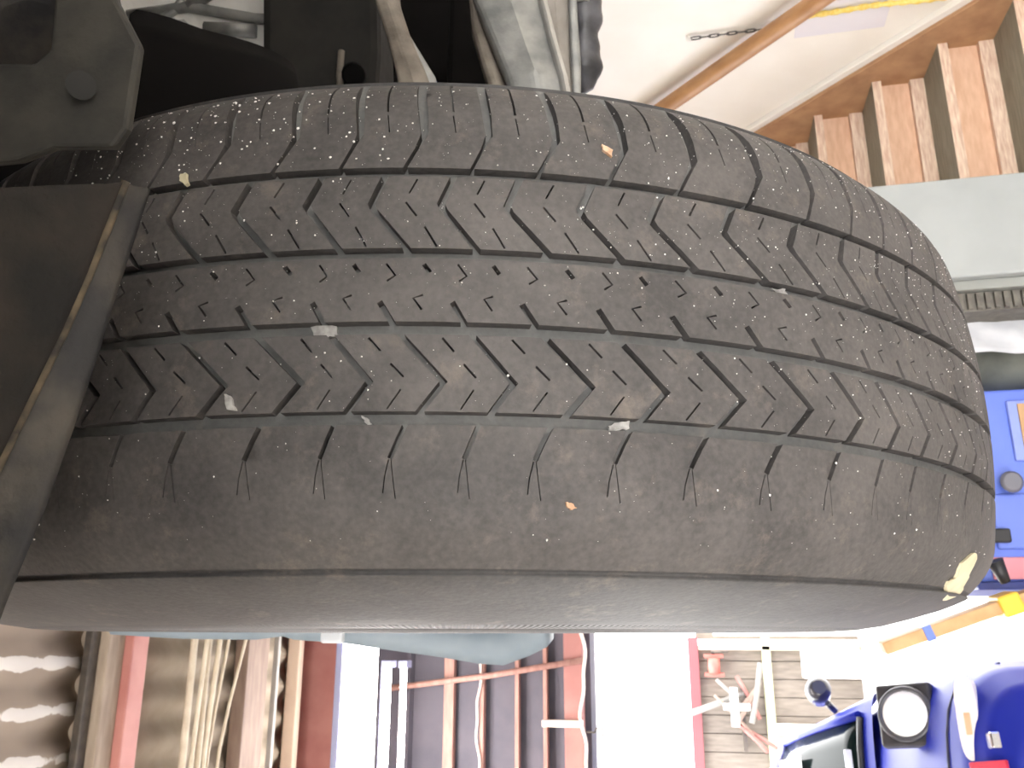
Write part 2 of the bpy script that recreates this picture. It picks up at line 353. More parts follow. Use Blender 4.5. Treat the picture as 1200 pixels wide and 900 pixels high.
# blue tool cabinet
blue = mat('blue_cabinet_paint', (92, 116, 212), (106, 130, 220), 5, .4)
dblue = mat('dark_blue_paint', (44, 58, 130), None, rough=.4)
e = empty('tool_cabinet', (.385, 2.6, 0)); tag(e, 'blue steel tool cabinet beyond the bottom of the tyre', 'cabinet')
MB().span((-.25, -.19, .05), (.25, .2, .80)).build('body', blue, e, bevel=.008)
MB().span((-.262, -.205, .80), (.262, .21, .82)).build('top_rim', dblue, e, bevel=.004)
MB().span((-.27, -.20, .05), (-.25, .2, .8)).build('side_panel', dblue, e, bevel=.004)
fr = MB().span((.055, -.203, .40), (.215, -.19, .665)).build('card_frame', mat('blue_frame_edge', (140, 156, 226), None, rough=.35), e, bevel=.003)
MB().span((.07, -.208, .415), (.205, -.202, .642)).build('card', mat('brown_card', (200, 164, 124), (188, 150, 112), 8, .8), fr)
MB().tube([(.125+.016*math.cos(a), -.215, .742+.016*math.sin(a)) for a in np.linspace(.9, 5.4, 14)], .005, 8).build('white_clip', mat('white_clip', (238, 240, 244), None), e)
kn = MB().tube([(-.005, -.19, .695), (-.005, -.205, .695), (-.005, -.235, .695), (-.005, -.243, .695)], [.012, .014, .028, .02], 16).build('knob', mat('grey_knob', (112, 112, 122), None, rough=.5), e)
dr = MB().span((-.17, -.203, .48), (-.03, -.19, .74)).build('drawer_front', mat('light_blue_paint', (104, 126, 214), None, rough=.4), e, bevel=.006)
MB().span((-.155, -.22, .71), (-.12, -.2, .775)).build('latch', mat('black_plastic', (36, 36, 40), None, rough=.5), e, bevel=.005)
MB().span((-.245, -.2, .3), (-.19, -.19, .76)).build('corner_strip', mat('pink_reflector', (206, 136, 150), None, rough=.4), e, bevel=.003)
MB().span((-.23, -.17, 0), (-.17, .18, .05)).build('foot', steel, e); MB().span((.17, -.17, 0), (.23, .18, .05)).build('foot', steel, e)
# timber prop leaning on the cabinet with a yellow clamp
e = empty('timber_prop', (.02, 2.30, 0)); tag(e, 'orange-brown timber prop leaning at the blue cabinet', 'timber')
d0, d1 = Vector((.32, 0, .02)), Vector((-.045, .02, 1.06))
ax = (d1-d0).normalized(); q = ax.to_track_quat('Z', 'Y').to_matrix()
o = MB().box((d0+d1)/2, (.06, .03, (d1-d0).length), q).build('plank', mat('orange_timber', (206, 170, 124), (190, 146, 98), 12, .6), e, bevel=.003)
o = MB().box(d0.lerp(d1, .72), (.085, .05, .05), q).build('clamp_body', mat('yellow_clamp', (236, 190, 60), None, rough=.4), e, bevel=.006)
MB().tube([d0.lerp(d1, .72)+Vector((.05, -.02, 0)), d0.lerp(d1, .72)+Vector((.1, -.03, .02))], [.012, .02], 10).build('clamp_screw', mat('black_plastic', (36, 36, 40)), e)
MB().box(d0.lerp(d1, .9), (.066, .036, .02), q).build('blue_band', blue, e, bevel=.002)

# ------------------------------------------------------------------ the tyre
WC = Vector((.12137, .61112, Zv+.16812))       # wheel centre
TIPS = [-11.7,-7.18,-3.16,1.51,6.19,10.14,14.4,18.43,23.03,27.71,33.,38.43,43.21,47.3,51.43,56.38,61.26,65.8]
NP = 80
rest = (360-(TIPS[-1]-TIPS[0]))/(NP-len(TIPS)+1)
ANG = TIPS + [TIPS[-1]+rest*(i+1) for i in range(NP-len(TIPS)+1)]       # uneven pitch lengths, as moulded
ANGX = np.array([a-360 for a in ANG[-9:-1]] + ANG + [a+360 for a in ANG[1:9]]); SX = np.arange(-8, NP+9)
def th(s): return math.radians(float(np.interp(s, SX, ANGX)))
def rtop(x):
    a = abs(x); return .35-1.2*a*a-(19.7*(a-.075)**2 if a > .075 else 0)
def tyre_pt(x, s, dr=0, drop=None):
    r = rtop(x)+dr; t = th(s); return (x, -r*math.cos(t), -r*math.sin(t))
BS = 27.0      # one pitch in the flat pattern, in mm
def slit(pts, wmm):
    """thin cut along a polyline, pattern coordinates (x in m, s in pitches) -> polygon in mm"""
    q = [Vector((x*1000, s*BS)) for x, s in pts]; L = []; Rr = []
    for i, p in enumerate(q):
        t = (q[min(i+1, len(q)-1)]-q[max(i-1, 0)]).normalized(); n = Vector((-t.y, t.x))*wmm/2
        L.append(p+n); Rr.append(p-n)
    return L+Rr[::-1]
def rib_piece(mb, outline, cuts, depth=.0048, seam=None, step=4.0):
    """outline, cuts: polygons in mm; top skin with the cuts left open, walls down into the groove floor"""
    vs = []; faces = []
    for poly in [outline]+cuts:
        poly = list(poly)
        if sum(p[0]*q[1]-q[0]*p[1] for p, q in zip(poly, poly[1:]+poly[:1])) < 0: poly.reverse()
        o = len(vs); dense = []
        for i, p in enumerate(poly):
            p = Vector(p); q = Vector(poly[(i+1) % len(poly)]); n = max(1, int((q-p).length/step))
            dense += [p.lerp(q, k/n) for k in range(n)]
        vs += dense; faces.append(list(range(o, o+len(dense))))
    xs = [p[0] for p in outline]; ys = [p[1] for p in outline]
    y = min(ys)+step/2
    while y < max(ys):
        x = min(xs)+step/2
        while x < max(xs): vs.append(Vector((x+.3*math.sin(y), y+.2*math.sin(x)))); x += step
        y += step
    ov, oe, of, _, _, ofo = delaunay_2d_cdt(vs, [], faces, 1, 1e-4, True)
    keep = [f for f, o in zip(of, ofo) if 0 in o and not any(k in o for k in range(1, len(faces)))]
    used = sorted({i for f in keep for i in f}); mp = {i: k for k, i in enumerate(used)}
    top = [tyre_pt(ov[i][0]/1000, ov[i][1]/BS) for i in used]
    fs = [tuple(mp[i] for i in f) for f in keep]
    mb.add(top, [f[::-1] for f in fs], True)
    cnt = {}
    for f in keep:
        for a, b in zip(f, f[1:]+f[:1]): cnt[(a, b)] = 1
    wv = []; wf = []
    for (a, b) in cnt:
        if (b, a) in cnt: continue
        if seam and any(abs(ov[a][1]-y) < 1e-3 and abs(ov[b][1]-y) < 1e-3 for y in seam): continue
        o = len(wv)
        for i, dr in ((a, 0), (b, 0), (b, -1), (a, -1)):
            x = ov[i][0]/1000; dd = depth*min(1, max(.05, (.0995-abs(x))/.010))
            wv.append(tyre_pt(x, ov[i][1]/BS, dr*dd))
        wf.append((o, o+1, o+2, o+3))
    mb.add(wv, [f for f in wf])
def P(x, s): return Vector((x*1000, s*BS))
def jit(k, a=.02): return random.Random(k*7919).uniform(-a, a)
def block_rib1(mb, k):
    g = [(.0985, .50), (.088, .52), (.074, .585), (.0642, .62), (.0575, .52), (.0483, .36)]
    wl = [.075, .08, .075, .055, .032, .032]
    lo = [P(x, k+s+w_) for (x, s), w_ in zip(g, wl)]; hi = [P(x, k+1+s-w_) for (x, s), w_ in zip(g, wl)]
    rib_piece(mb, lo+hi[::-1], [slit([(.0975, k+.99), (.0878, k+1.0), (.0753, k+1.04)], .9), slit([(.0735, k+1.045), (.0651, k+1.09)], .45)])
def block_rib2(mb, k):
    g = [(.0445, .08), (.0325, -.10), (.030, -.06), (.0139, .44)]
    lo = [P(x, k+s+.058) for x, s in g]; hi = [P(x, k+1+s-.058) for x, s in g]
    rib_piece(mb, lo+hi[::-1], [slit([(.0431, k+.55), (.0368, k+.44)], .7), slit([(.0329, k+.40), (.0271, k+.56)], .8), slit([(.0227, k+.68), (.0146, k+.86)], .8)])
def rib3(mb, k):
    o = [P(.0098, k), P(-.0145, k), P(-.0145, k+1), P(.0098, k+1)]
    cuts = [slit([(-.0071, k+.10), (-.0170, k+.33)], 2.2), slit([(-.0045, k+.69), (-.0057, k+.56), (-.0101, k+.68)], .8),
            slit([(.0076, k+.17), (.0030, k+.30), (.0009, k+.19)], .8), slit([(.0074, k+.69), (.0042, k+.78)], 1.7)]
    rib_piece(mb, o, cuts, seam=(k*BS, (k+1)*BS))
def block_rib4(mb, k):
    g = [(-.0193, .40), (-.0362, 1.0), (-.0467, .69)]
    lo = [P(x, k+s+.058) for x, s in g]; hi = [P(x, k+1+s-.058) for x, s in g]
    rib_piece(mb, lo[::-1]+hi, [slit([(-.0205, k+.97), (-.0254, k+1.14)], .8), slit([(-.0299, k+1.28), (-.0347, k+1.46)], .8), slit([(-.039, k+1.43), (-.0459, k+1.25)], .6)])
def rib5(mb, k):
    o = [P(-.0514, k), P(-.07, k), P(-.085, k), P(-.0985, k), P(-.0985, k+1), P(-.085, k+1), P(-.07, k+1), P(-.0514, k+1)]
    j = jit(k)
    body = [(-.0500, .52), (-.0560, .41), (-.0629, .30)]
    q = slit([(x, k+s+j) for x, s in body], 1.9)
    f1 = slit([(-.0632, k+.285+j), (-.069, k+.235+j), (-.0745, k+.215+j)], .42); f2 = slit([(-.0632, k+.315+j), (-.070, k+.35+j), (-.0764, k+.385+j)], .34)
    rib_piece(mb, o, [q, f1, f2], depth=.004, seam=(k*BS, (k+1)*BS))
T = empty('tire', WC); tag(T, 'worn black car tyre with chevron tread filling the view', 'tire')
half = [(.0, -.0048), (.03, -.0048), (.05, -.0048), (.07, -.0048), (.08, -.0046), (.088, -.0042), (.093, -.0032), (.0965, -.0014), (.0985, 0)]
prof = [(-x, rtop(x)+dr) for x, dr in half[::-1]] + [(x, rtop(x)+dr) for x, dr in half[1:]]
MB().lathe_x(prof, 360).build('groove_floor', GRV, T)
sw = [(.0985, .3275), (.0990, .3258), (.1000, .3255), (.1006, .3268), (.1012, .3258), (.1035, .3205), (.1065, .3125), (.1112, .296), (.115, .281), (.1172, .266), (.1180, .252), (.1172, .238), (.1135, .224), (.107, .213), (.1, .206), (.094, .202)]
MB().lathe_x([(-x, r) for x, r in sw][::-1], 360).build('sidewall', SIDE, T)['label'] = 'smooth outer sidewall with fine ribs'
MB().lathe_x(sw, 240).build('sidewall', SIDE, T)
VIS = range(-2, 19)       # pitches that face the photographer
far = MB()
for k in range(-2, NP-2):
    for nm, fn in (('shoulder_block', block_rib1), ('tread_block', block_rib2), ('tread_block', block_rib4)):
        if k in VIS:
            mb = MB(); fn(mb, k); o = mb.build(nm, RUB, T)
        else: fn(far, k)
tag(far.build('hidden_side_tread', RUB, T), kind='stuff')
for nm, fn, lb in (('center_rib', rib3, 'continuous centre rib with small notches'), ('shoulder_rib', rib5, 'smooth worn outer shoulder with forked notches')):
    mb = MB()
    for k in range(-2, NP-2): fn(mb, k)
    mb.build(nm, RUB, T)['label'] = lb
rimm = mat('steel_rim', (150, 152, 155), (130, 130, 132), 20, .4, metal=.8)
MB().lathe_x([(-.096, .206), (-.100, .212), (-.092, .208), (-.088, .195), (-.06, .185), (.05, .18), (.088, .195), (.096, .208), (.1, .212)], 96).build('rim', rimm, T)
MB().lathe_x([(-.06, .186), (-.055, .15), (-.075, .10), (-.07, .07), (-.085, .06), (-.085, .001)], 64).build('wheel_disc', rimm, T)

# specks of pale grit stuck on the rubber, nobody could count them
rng = random.Random(3)
def flake(mb, x, t, size, lift=.0002, el=1.0, rot=None):
    n = rng.randint(4, 6); r0 = rtop(x); c = []
    a0 = rng.uniform(0, 6.28)
    ring = [(size*rng.uniform(.6, 1.1)*math.cos(a0+2*math.pi*i/n)*el, size*rng.uniform(.6, 1.1)*math.sin(a0+2*math.pi*i/n)) for i in range(n)]
    vs = [(x+px, -(r0-.0002)*math.cos(t+py/r0), -(r0-.0002)*math.sin(t+py/r0)) for px, py in ring]
    h = r0+lift+size*.5; vs.append((x, -h*math.cos(t), -h*math.sin(t)))
    mb.add(vs, [(i, (i+1) % n, n) for i in range(n)])
GR = [(.0445, .0483), (.0098, .0139), (-.0193, -.0145), (-.0514, -.0467)]
mb = MB(); cnt = 0
while cnt < 1900:
    t = math.radians(rng.uniform(-14, 66))
    x = rng.choice([rng.uniform(-.09, .096), rng.uniform(-.05, .096), rng.uniform(.0, .096)])
    if any(a-.0008 < x < b+.0008 for a, b in GR): continue
    s = .00015+.00052*rng.random()**4
    flake(mb, x, t, s); cnt += 1
for i in range(80):      # larger chips, mostly on the inner shoulder at the top
    t = math.radians(rng.uniform(-13, 12)); x = rng.uniform(.052, .094); flake(mb, x, t, rng.uniform(.0005, .0009))
grit = mb.build('grit_specks', mat('pale_grit', (232, 228, 224), (250, 248, 246), 60, .5)); grit.location = WC
tag(grit, 'fine pale grit specks scattered over the tyre tread', 'grit', kind='stuff')
# bigger scraps
def scrap(name, pts, m, lb, cat, thick=.0011):
    """thin torn scrap lying on the rubber; pts: (x, angle) corners on the tread"""
    r3 = random.Random(name); fine = []
    for i, p in enumerate(pts):
        q = pts[(i+1) % len(pts)]
        fine.append(p)
        for f_ in (.33, .67):
            k_ = .10*r3.uniform(-1, 1); dx, dt = q[0]-p[0], q[1]-p[1]
            fine.append((p[0]+dx*f_-dt*.35*k_, p[1]+dt*f_+dx/.35*k_))
    n = len(fine); cx = sum(p[0] for p in fine)/n; ct = sum(p[1] for p in fine)/n
    low = .0046 if any(a < cx < b for a, b in GR) else 0
    def f(p, dr):
        r = rtop(p[0])+dr-low+.0002*noise.noise(Vector((p[0]*900, p[1]*300, 1))); return (p[0], -r*math.cos(p[1]), -r*math.sin(p[1]))
    allp = fine+[(cx, ct)]
    vs = [f(p, .0003+thick) for p in allp]+[f(p, -.0003) for p in allp]
    fs = [(i, (i+1) % n, n) for i in range(n)]+[(i, n+1+i, n+1+(i+1) % n, (i+1) % n) for i in range(n)]
    o = MB().add(vs, fs).build(name, m); recalc(o); o.location = WC; tag(o, lb, cat); return o
tape = mat('old_masking_tape', (206, 198, 170), (190, 180, 150), 60, .7)
leafm = mat('dry_leaf_bit', (206, 176, 150), (178, 140, 112), 300, .7)
whitem = mat('white_scuff', (132, 130, 128), (176, 174, 172), 300, .6)
SCRAPS = [('tape_scrap', [(1138, 648), (1141, 655), (1135, 668), (1129, 682), (1120, 698), (1106, 686), (1109, 681), (1116, 679), (1120, 670), (1124, 660)], tape, 'torn beige tape scrap stuck on the tyre shoulder', 'tape'),
    ('leaf_bit', [(704, 171), (710, 174), (717, 178), (716, 186), (710, 181), (705, 177)], leafm, 'straw-coloured leaf bit on the inner shoulder blocks', 'leaf'),
    ('leaf_flake', [(662, 589), (668, 590), (675, 596), (668, 598), (663, 594)], leafm, 'small orange leaf flake on the smooth outer shoulder', 'leaf'),
    ('bark_bit', [(214, 206), (221, 205), (223, 217), (219, 219), (213, 214)], tape, 'tiny pale bark bit at the shaded inner groove', 'debris'),
    ('scuff_patch', [(361, 380), (372, 378), (392, 379), (393, 389), (380, 393), (364, 390)], whitem, 'whitish smear below the centre rib', 'smear'),
    ('chalk_smear', [(911, 334), (918, 336), (931, 332), (926, 338), (933, 347), (922, 343), (914, 348), (916, 340)], whitem, 'white chalky smear at the lower chevron blocks', 'smear'),
    ('paint_fleck', [(265, 463), (272, 465), (275, 476), (279, 482), (268, 481), (266, 471)], whitem, 'white paint fleck on a shaded chevron block', 'fleck'),
    ('wax_streak', [(716, 497), (728, 493), (742, 490), (741, 500), (730, 502), (718, 504)], whitem, 'pale waxy streak above the smooth shoulder', 'streak'),
    ('grey_smear', [(421, 484), (428, 487), (434, 494), (430, 498), (425, 492)], whitem, 'thin pale smear in the outer groove beside the chevrons', 'smear')]
def hit_tyre(px, py):
    d = fw + ir*((px-600)/F) - iu*((py-450)/F); t = .1
    while t < .9:
        p = EYE+d*t-WC
        if math.hypot(p.y, p.z) < rtop(p.x): return p.x, math.degrees(math.atan2(-p.z, -p.y))
        t += .0004
    return p.x, 0
for nm, out, m_, lb, ct in SCRAPS:
    pts = [hit_tyre(*p) for p in out]; scrap(nm, [(x, math.radians(t)) for x, t in pts], m_, lb, ct)

# ------------------------------------------------------------------ the lifted car around the wheel
CAR = empty('lifted_car', (.5, .6, 1.62)); tag(CAR, 'dirty underside of a lifted car around the tyre', 'car')
OFF = Vector((-.5, -.6, -1.62))
def cpart(mb, name, m, parent=None, **k):
    mb.v = [tuple(Vector(v)+OFF) for v in mb.v]
    return mb.build(name, m, parent or CAR, **k)
def at(px, py, t): return EYE + (fw + ir*((px-600)/F) - iu*((py-450)/F))*t       # a point seen at depth t
grime = mat('grimy_brown_panel', (13, 11, 10), (46, 38, 30), 34, .85, bump=.9, bscale=90, lo=.36, hi=.72)
lipm = mat('grimy_dark_lip', (28, 28, 30), (70, 65, 58), 46, .6, bump=.6, bscale=110, lo=.42, hi=.72)
blackp = mat('black_underbody', (12, 11, 11), (20, 18, 18), 14, .9, spec=.15)
alum = mat('dull_aluminium', (128, 130, 130), (166, 166, 164), 34, .5, metal=.45, bump=.4, bscale=120)
castm = mat('dirty_cast_metal', (112, 104, 96), (146, 138, 128), 40, .65, metal=.2, bump=.5, bscale=140)
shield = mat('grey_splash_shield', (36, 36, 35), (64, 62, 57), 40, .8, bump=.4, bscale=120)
# bumper corner: brown underside, folded lip running down across the tyre
rows = []
ridge = [(147, 214, .268), (128, 262, .266), (106, 318, .264), (74, 392, .262), (32, 478, .259), (-6, 556, .257), (-60, 680, .254), (-100, 780, .25)]
lip = [(173, 221, .274), (158, 268, .272), (139, 326, .270), (112, 414, .268), (84, 498, .265), (52, 590, .262), (4, 706, .258), (-30, 800, .254)]
for (rx, ry, rtt), (lx, ly, lt) in zip(ridge, lip):
    a = at(rx, ry, rtt); b = at(lx, ly, lt)
    up0 = at(rx-300, ry+16, rtt-.035)-a
    back = Vector((.0, .012, .03))
    j = lambda i: Vector((noise.noise(Vector((ry*.03, i, 0))), noise.noise(Vector((ry*.03, i, 5))), noise.noise(Vector((ry*.03, i, 9)))))*.0015
    rows.append([a+up0*1.5, a+up0+j(1), a+up0*.66+j(2), a+up0*.33+j(3), a+up0*.08+j(6), a, a.lerp(b, .12)+Vector((0, .001, 0)), a.lerp(b, .5)+j(4)*.7, a.lerp(b, .9), b, b+back*.15, b+back])
def dense(rows, n):
    out = []
    for i in range(len(rows)-1):
        for k in range(n): out.append([p.lerp(q, k/n) for p, q in zip(rows[i], rows[i+1])])
    return out+[rows[-1]]
R2 = dense(rows, 4)
cpart(MB().grid([r[:6] for r in R2]), 'bumper_underside', grime, solid=.003)
cpart(MB().grid([r[5:] for r in R2]), 'bumper_lip', lipm, solid=.002)
cpart(MB().tube([r[5]+Vector((0, -.0005, -.0005)) for r in R2[:-3]], .0014, 6), 'lip_bead', mat('dusty_bead', (96, 84, 66), (30, 28, 26), 120, .8))
# grey splash shield, an angular plate beyond the bumper corner
sh = [(-60, 72), (40, 74), (58, 58), (66, -40), (128, -40), (136, 0), (163, 52), (156, 100), (148, 150), (132, 172), (62, 172), (20, 188), (-60, 196)]
tz = [.318]*13
fr_ = [at(x, y, .315+.00008*(150-y)) for x, y in sh]; bk = [p + fw*.006 for p in fr_]; n = len(sh)
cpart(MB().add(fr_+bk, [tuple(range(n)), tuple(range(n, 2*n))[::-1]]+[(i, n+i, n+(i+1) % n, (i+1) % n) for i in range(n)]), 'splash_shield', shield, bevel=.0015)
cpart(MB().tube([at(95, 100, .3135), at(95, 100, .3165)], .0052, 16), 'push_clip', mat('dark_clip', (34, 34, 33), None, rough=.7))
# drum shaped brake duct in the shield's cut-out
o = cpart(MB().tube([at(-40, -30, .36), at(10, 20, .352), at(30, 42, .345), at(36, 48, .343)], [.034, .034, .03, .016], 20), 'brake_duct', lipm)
# black wheel-arch liner curving over the inside of the wheel
ln = []
for i in range(15):
    a = R_(-40+i*11)
    ln.append([Vector((x, WC.y+.455*math.sin(a)+.0, WC.z+.455*math.cos(a))) for x in (.04, .10, .18, .28, .36)])
cpart(MB().grid(ln), 'arch_liner', blackp, solid=.004)
rows = []
for (xa, ya), (xb, yb) in [((150, 10), (140, 190)), ((170, 16), (165, 190)), ((205, 24), (205, 190)), ((235, 38), (250, 180)), ((275, 46), (290, 170)), ((310, 58), (320, 165)), ((338, 72), (345, 160)), ((346, 84), (356, 150))]:
    rows.append([at(xa, ya, .74), at(xa*.7+xb*.3, ya*.7+yb*.3, .70), at(xa*.3+xb*.7, ya*.3+yb*.7, .68), at(xb, yb, .67)])
cpart(MB().grid(rows), 'liner_flap', blackp, solid=.005, subs=1)
# aluminium sump and bits of the engine
o = cpart(MB().add([at(100, -260, .98), at(345, -260, .98), at(345, 62, .98), at(250, 44, .98), at(130, 30, .98), at(100, -260, 1.1), at(345, -260, 1.1), at(345, 62, 1.1), at(250, 44, 1.1), at(130, 30, 1.1)],
    [(0,1,2,3,4), (9,8,7,6,5), (0,5,6,1), (1,6,7,2), (2,7,8,3), (3,8,9,4), (4,9,5,0)]), 'engine_sump', mat('pale_aluminium', (236, 236, 232), (248, 247, 245), 22, .5, metal=.0, bump=.6, bscale=60), bevel=.006); recalc(o)
sump = o
for pts, r in (([(150, 18), (220, 8), (300, 22), (338, 24)], .006), ([(220, 8), (250, -10), (300, -20)], .007), ([(240, 34), (300, 36)], .008), ([(175, 30), (205, 12), (230, -20)], .005)):
    cpart(MB().tube([at(x, y, .975) for x, y in pts], r, 8), 'casting_rib', alum, sump)
cpart(MB().tube([at(213, 32, .97), at(213, 32, .95)], .009, 6, smooth=False), 'drain_plug', alum, sump)
# grey-green subframe box with a pocket
fr_ = [at(x, y, .93) for x, y in [(306, -260), (440, -260), (445, 60), (440, 130), (345, 130), (306, 70)]]; bk = [p+fw*.12 for p in fr_]; n = 6
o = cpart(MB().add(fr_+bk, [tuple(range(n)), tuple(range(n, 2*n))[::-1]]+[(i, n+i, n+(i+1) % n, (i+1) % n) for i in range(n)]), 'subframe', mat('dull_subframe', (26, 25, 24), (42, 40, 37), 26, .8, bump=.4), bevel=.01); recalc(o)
cpart(MB().tube([at(400, 60, .925), at(398, 90, .92), at(399, 112, .92)], .004, 8), 'brake_line', castm, o)
cpart(MB().tube([at(415, 88, .925), at(415, 88, .90)], [.014, .011], 16), 'bush_cap', blackp, o)
# tie rod: a flat curved forged bar with a second face
def bar(name, m, line, wd, th_, **k):
    """bar along line (list of px, py, depth, half width px)"""
    mb = MB(); rows = []
    for px, py, t, hw in line:
        a = at(px-hw, py, t); b = at(px+hw, py, t)
        rows.append([a, a.lerp(b, .5)-fw*th_*.15, b, b+fw*th_, a+fw*th_])
    mb.grid(rows, smooth=False, close=True)
    n = len(rows); mb.f += [(4, 3, 2, 1, 0), tuple((n-1)*5+i for i in range(5))]; mb.sm += [False, False]
    o = cpart(mb, name, m, **k); recalc(o); return o
bar('tie_rod', castm, [(430, -320, .88, 13), (448, -60, .80, 13), (453, 0, .78, 14), (466, 40, .765, 14), (480, 80, .75, 17), (490, 115, .74, 21), (500, 170, .73, 22)], 0, .022, bevel=.003)
bar('stabilizer_link', alum, [(474, 36, .772, 3), (486, 62, .765, 7), (500, 90, .755, 10), (508, 116, .75, 10), (516, 160, .74, 8)], 0, .015, bevel=.003)
arm = bar('control_arm', alum, [(520, -320, .88, 44), (580, -80, .80, 42), (597, 0, .78, 42), (612, 45, .765, 38), (628, 90, .75, 36), (634, 120, .745, 34), (645, 190, .73, 30)], 0, .05, bevel=.006, seg=3)
bar('arm_flange', mat('pale_arm_edge', (170, 168, 164), (190, 188, 184), 40, .55, metal=.3), [(564, -320, .87, 6), (626, -80, .795, 6), (636, 0, .775, 6), (647, 45, .76, 6), (660, 90, .745, 6), (666, 125, .74, 6)], 0, .05, bevel=.004)
bar('arm_gusset', castm, [(540, -200, .84, 8), (556, -20, .80, 8), (560, 30, .79, 8), (572, 70, .775, 9), (586, 110, .76, 11)], 0, .03, bevel=.004)
bar('knuckle_plate', mat('grey_knuckle', (134, 128, 122), (158, 152, 146), 30, .6, metal=.2), [(640, -320, .92, 24), (648, -60, .88, 22), (650, 0, .87, 21), (656, 60, .86, 14), (664, 110, .85, 10)], 0, .02, bevel=.004)
# rubber boot with bellows, its rounded end hanging beside the arm
pts = []; rs = []
for i in range(70):
    f_ = i/69; y = -300+410*f_
    pts.append(at(683-2*math.sin(f_*6), y, .90)); rs.append((.0170+.0022*math.sin(i*.62)+.0012*math.sin(i*1.4)) * (1 if f_ < .94 else math.sqrt(max(.02, 1-((f_-.94)/.0605)**2))))
bt = cpart(MB().tube(pts, rs, 18), 'axle_boot', mat('black_boot_rubber', (44, 44, 48), (92, 92, 98), 26, .38, bump=.3))
cpart(MB().tube([at(680, 6, .90), at(680, 10, .90)], .0195, 18), 'boot_clamp', alum, bt)
bar('boot_bracket', alum, [(660, -300, .90, 5), (670, -40, .86, 5), (672, 20, .855, 5), (675, 70, .85, 6), (676, 112, .845, 5)], 0, .01, bevel=.002)
# black blockers added behind and above the suspension, crossmember, floor pan, unseen shading panels
cpart(MB().span((.30, 1.22, 1.66), (1.70, 1.30, 2.55)), 'light_block_back', blackp)  # black backing added so no light comes through behind
cpart(MB().span((.30, .98, 1.72), (.98, 1.22, 1.80)), 'crossmember', blackp, bevel=.01)
cpart(MB().span((.30, .10, 2.30), (1.70, 3.2, 2.40)), 'floor_pan', blackp)
cpart(MB().span((.06, -.25, 2.32), (1.70, 1.25, 2.50)), 'light_block_slab', blackp)  # unseen slab added to block light from above the engine
cpart(MB().span((.0, -.20, 1.735), (1.70, .14, 2.34)), 'shade_valance', blackp, bevel=.03)  # out of view, set low to darken the upper tyre
cpart(MB().prism([(-.16, 1.56), (-.14, 1.74), (-.14, 2.25), (-.55, 2.25), (-.62, 2.05), (-.62, 1.75), (-.52, 1.56)], 0, -.12, 1.75), 'shade_bumper', mat('blue_grey_body', (104, 118, 132), None, rough=.35, coat=.5), bevel=.03)  # unseen overhang added to block light from behind the camera
cpart(MB().prism([(-.60, 1.70), (-.50, 1.58), (.10, 1.58), (.24, 1.74), (.22, 2.2), (-.55, 2.25)], 0, -.15, -.12), 'shade_bumper_side', MATS['blue_grey_body'], bevel=.01)  # unseen panel added to keep side light off the upper tyre
# plastic flare behind the wheel, its rounded lower end showing past the sidewall
fl = []
prof_ = [(640, 742), (640, 757), (620, 767), (590, 778), (560, 776), (520, 769), (470, 762), (400, 752), (345, 748), (332, 744), (300, 748), (215, 747), (130, 742)]
outl = [at(x, y, 1.08/ (1.0)) for x, y in prof_]
inn = [p+Vector((.06, .0, 0)) for p in outl]
rows = [[p+Vector((.010, .05, 0)) for p in outl], outl, [p+Vector((.012, -.006, .004)) for p in outl], [p+Vector((.06, -.012, .006)) for p in outl]]
flm = mat('blue_grey_plastic', (120, 134, 146), (138, 150, 160), 12, .5)
o = cpart(MB().grid(rows), 'fender_flare', flm, solid=.004)
p0 = at(390, 744, 1.06); cpart(MB().box(p0, (.02, .012, .03)), 'side_reflector', mat('pale_reflector', (210, 214, 220), None, rough=.3), o, bevel=.004)
# outer wing panel with round arch, closing the body above the wheel
wing = []
for i in range(25):
    a = R_(-78+i*6.5)
    rows_ = []
    for r, x in ((.452, .02), (.456, .012), (.47, .006), (.58, .0), (.72, .02), (.84, .10)):
        rows_.append(Vector((x+.02, WC.y+r*math.sin(a), WC.z+r*math.cos(a))))
    wing.append(rows_)
wing = [r for r in wing if r[0].y > WC.y-.12]
cpart(MB().grid(wing), 'wing_panel', mat('blue_grey_body', (104, 118, 132), None, rough=.35, coat=.5), solid=.003)

# ------------------------------------------------------------------ blue sports car at the doorway
SC = empty('sports_car', (-.813, 3.016, 0), R_(13)); tag(SC, 'blue sports car with a round exposed headlamp parked at the doorway', 'car')
# local: y = back along the car, x = towards its left flank
def bm_(name, c1, c2=None, **k): return mat(name, c1, c2, **k)
cblue = mat('blue_car_paint', (30, 42, 138), (40, 50, 150), 2, .35, spec=.2)
def section(y, w_, zb, zt, n=5.0, crown=.02, m_=36):
    out = []
    for i in range(m_+1):
        a = math.pi*i/m_; c, s_ = math.cos(a), math.sin(a)
        x = w_*math.copysign(abs(c)**(2/n), c); z = zb+(zt-zb)*abs(s_)**(2/n) + crown*(1-(x/w_)**2)
        out.append((x, y, z))
    return out
stations = [(-.02, .44, .42, .52, 3), (0, .60, .36, .575, 3.6), (.05, .70, .32, .62, 4.4), (.14, .77, .29, .66, 5), (.28, .82, .26, .70, 5), (.45, .855, .24, .745, 5), (.7, .87, .22, .79, 5), (1.0, .865, .2, .835, 5), (1.3, .85, .2, .865, 5), (2.0, .86, .2, .88, 5), (3.2, .87, .2, .88, 4.4), (4.0, .82, .25, .84, 4), (4.35, .7, .32, .74, 3)]
def interp_st(sts, n=5):
    out = []
    for i in range(len(sts)-1):
        for k in range(n): out.append([a+(b-a)*k/n for a, b in zip(sts[i], sts[i+1])])
    return out+[list(sts[-1])]
body = MB().grid([section(*s) for s in interp_st(stations)])
n0 = len(section(*stations[0])); body.f.append(tuple(range(n0))); body.sm.append(True)
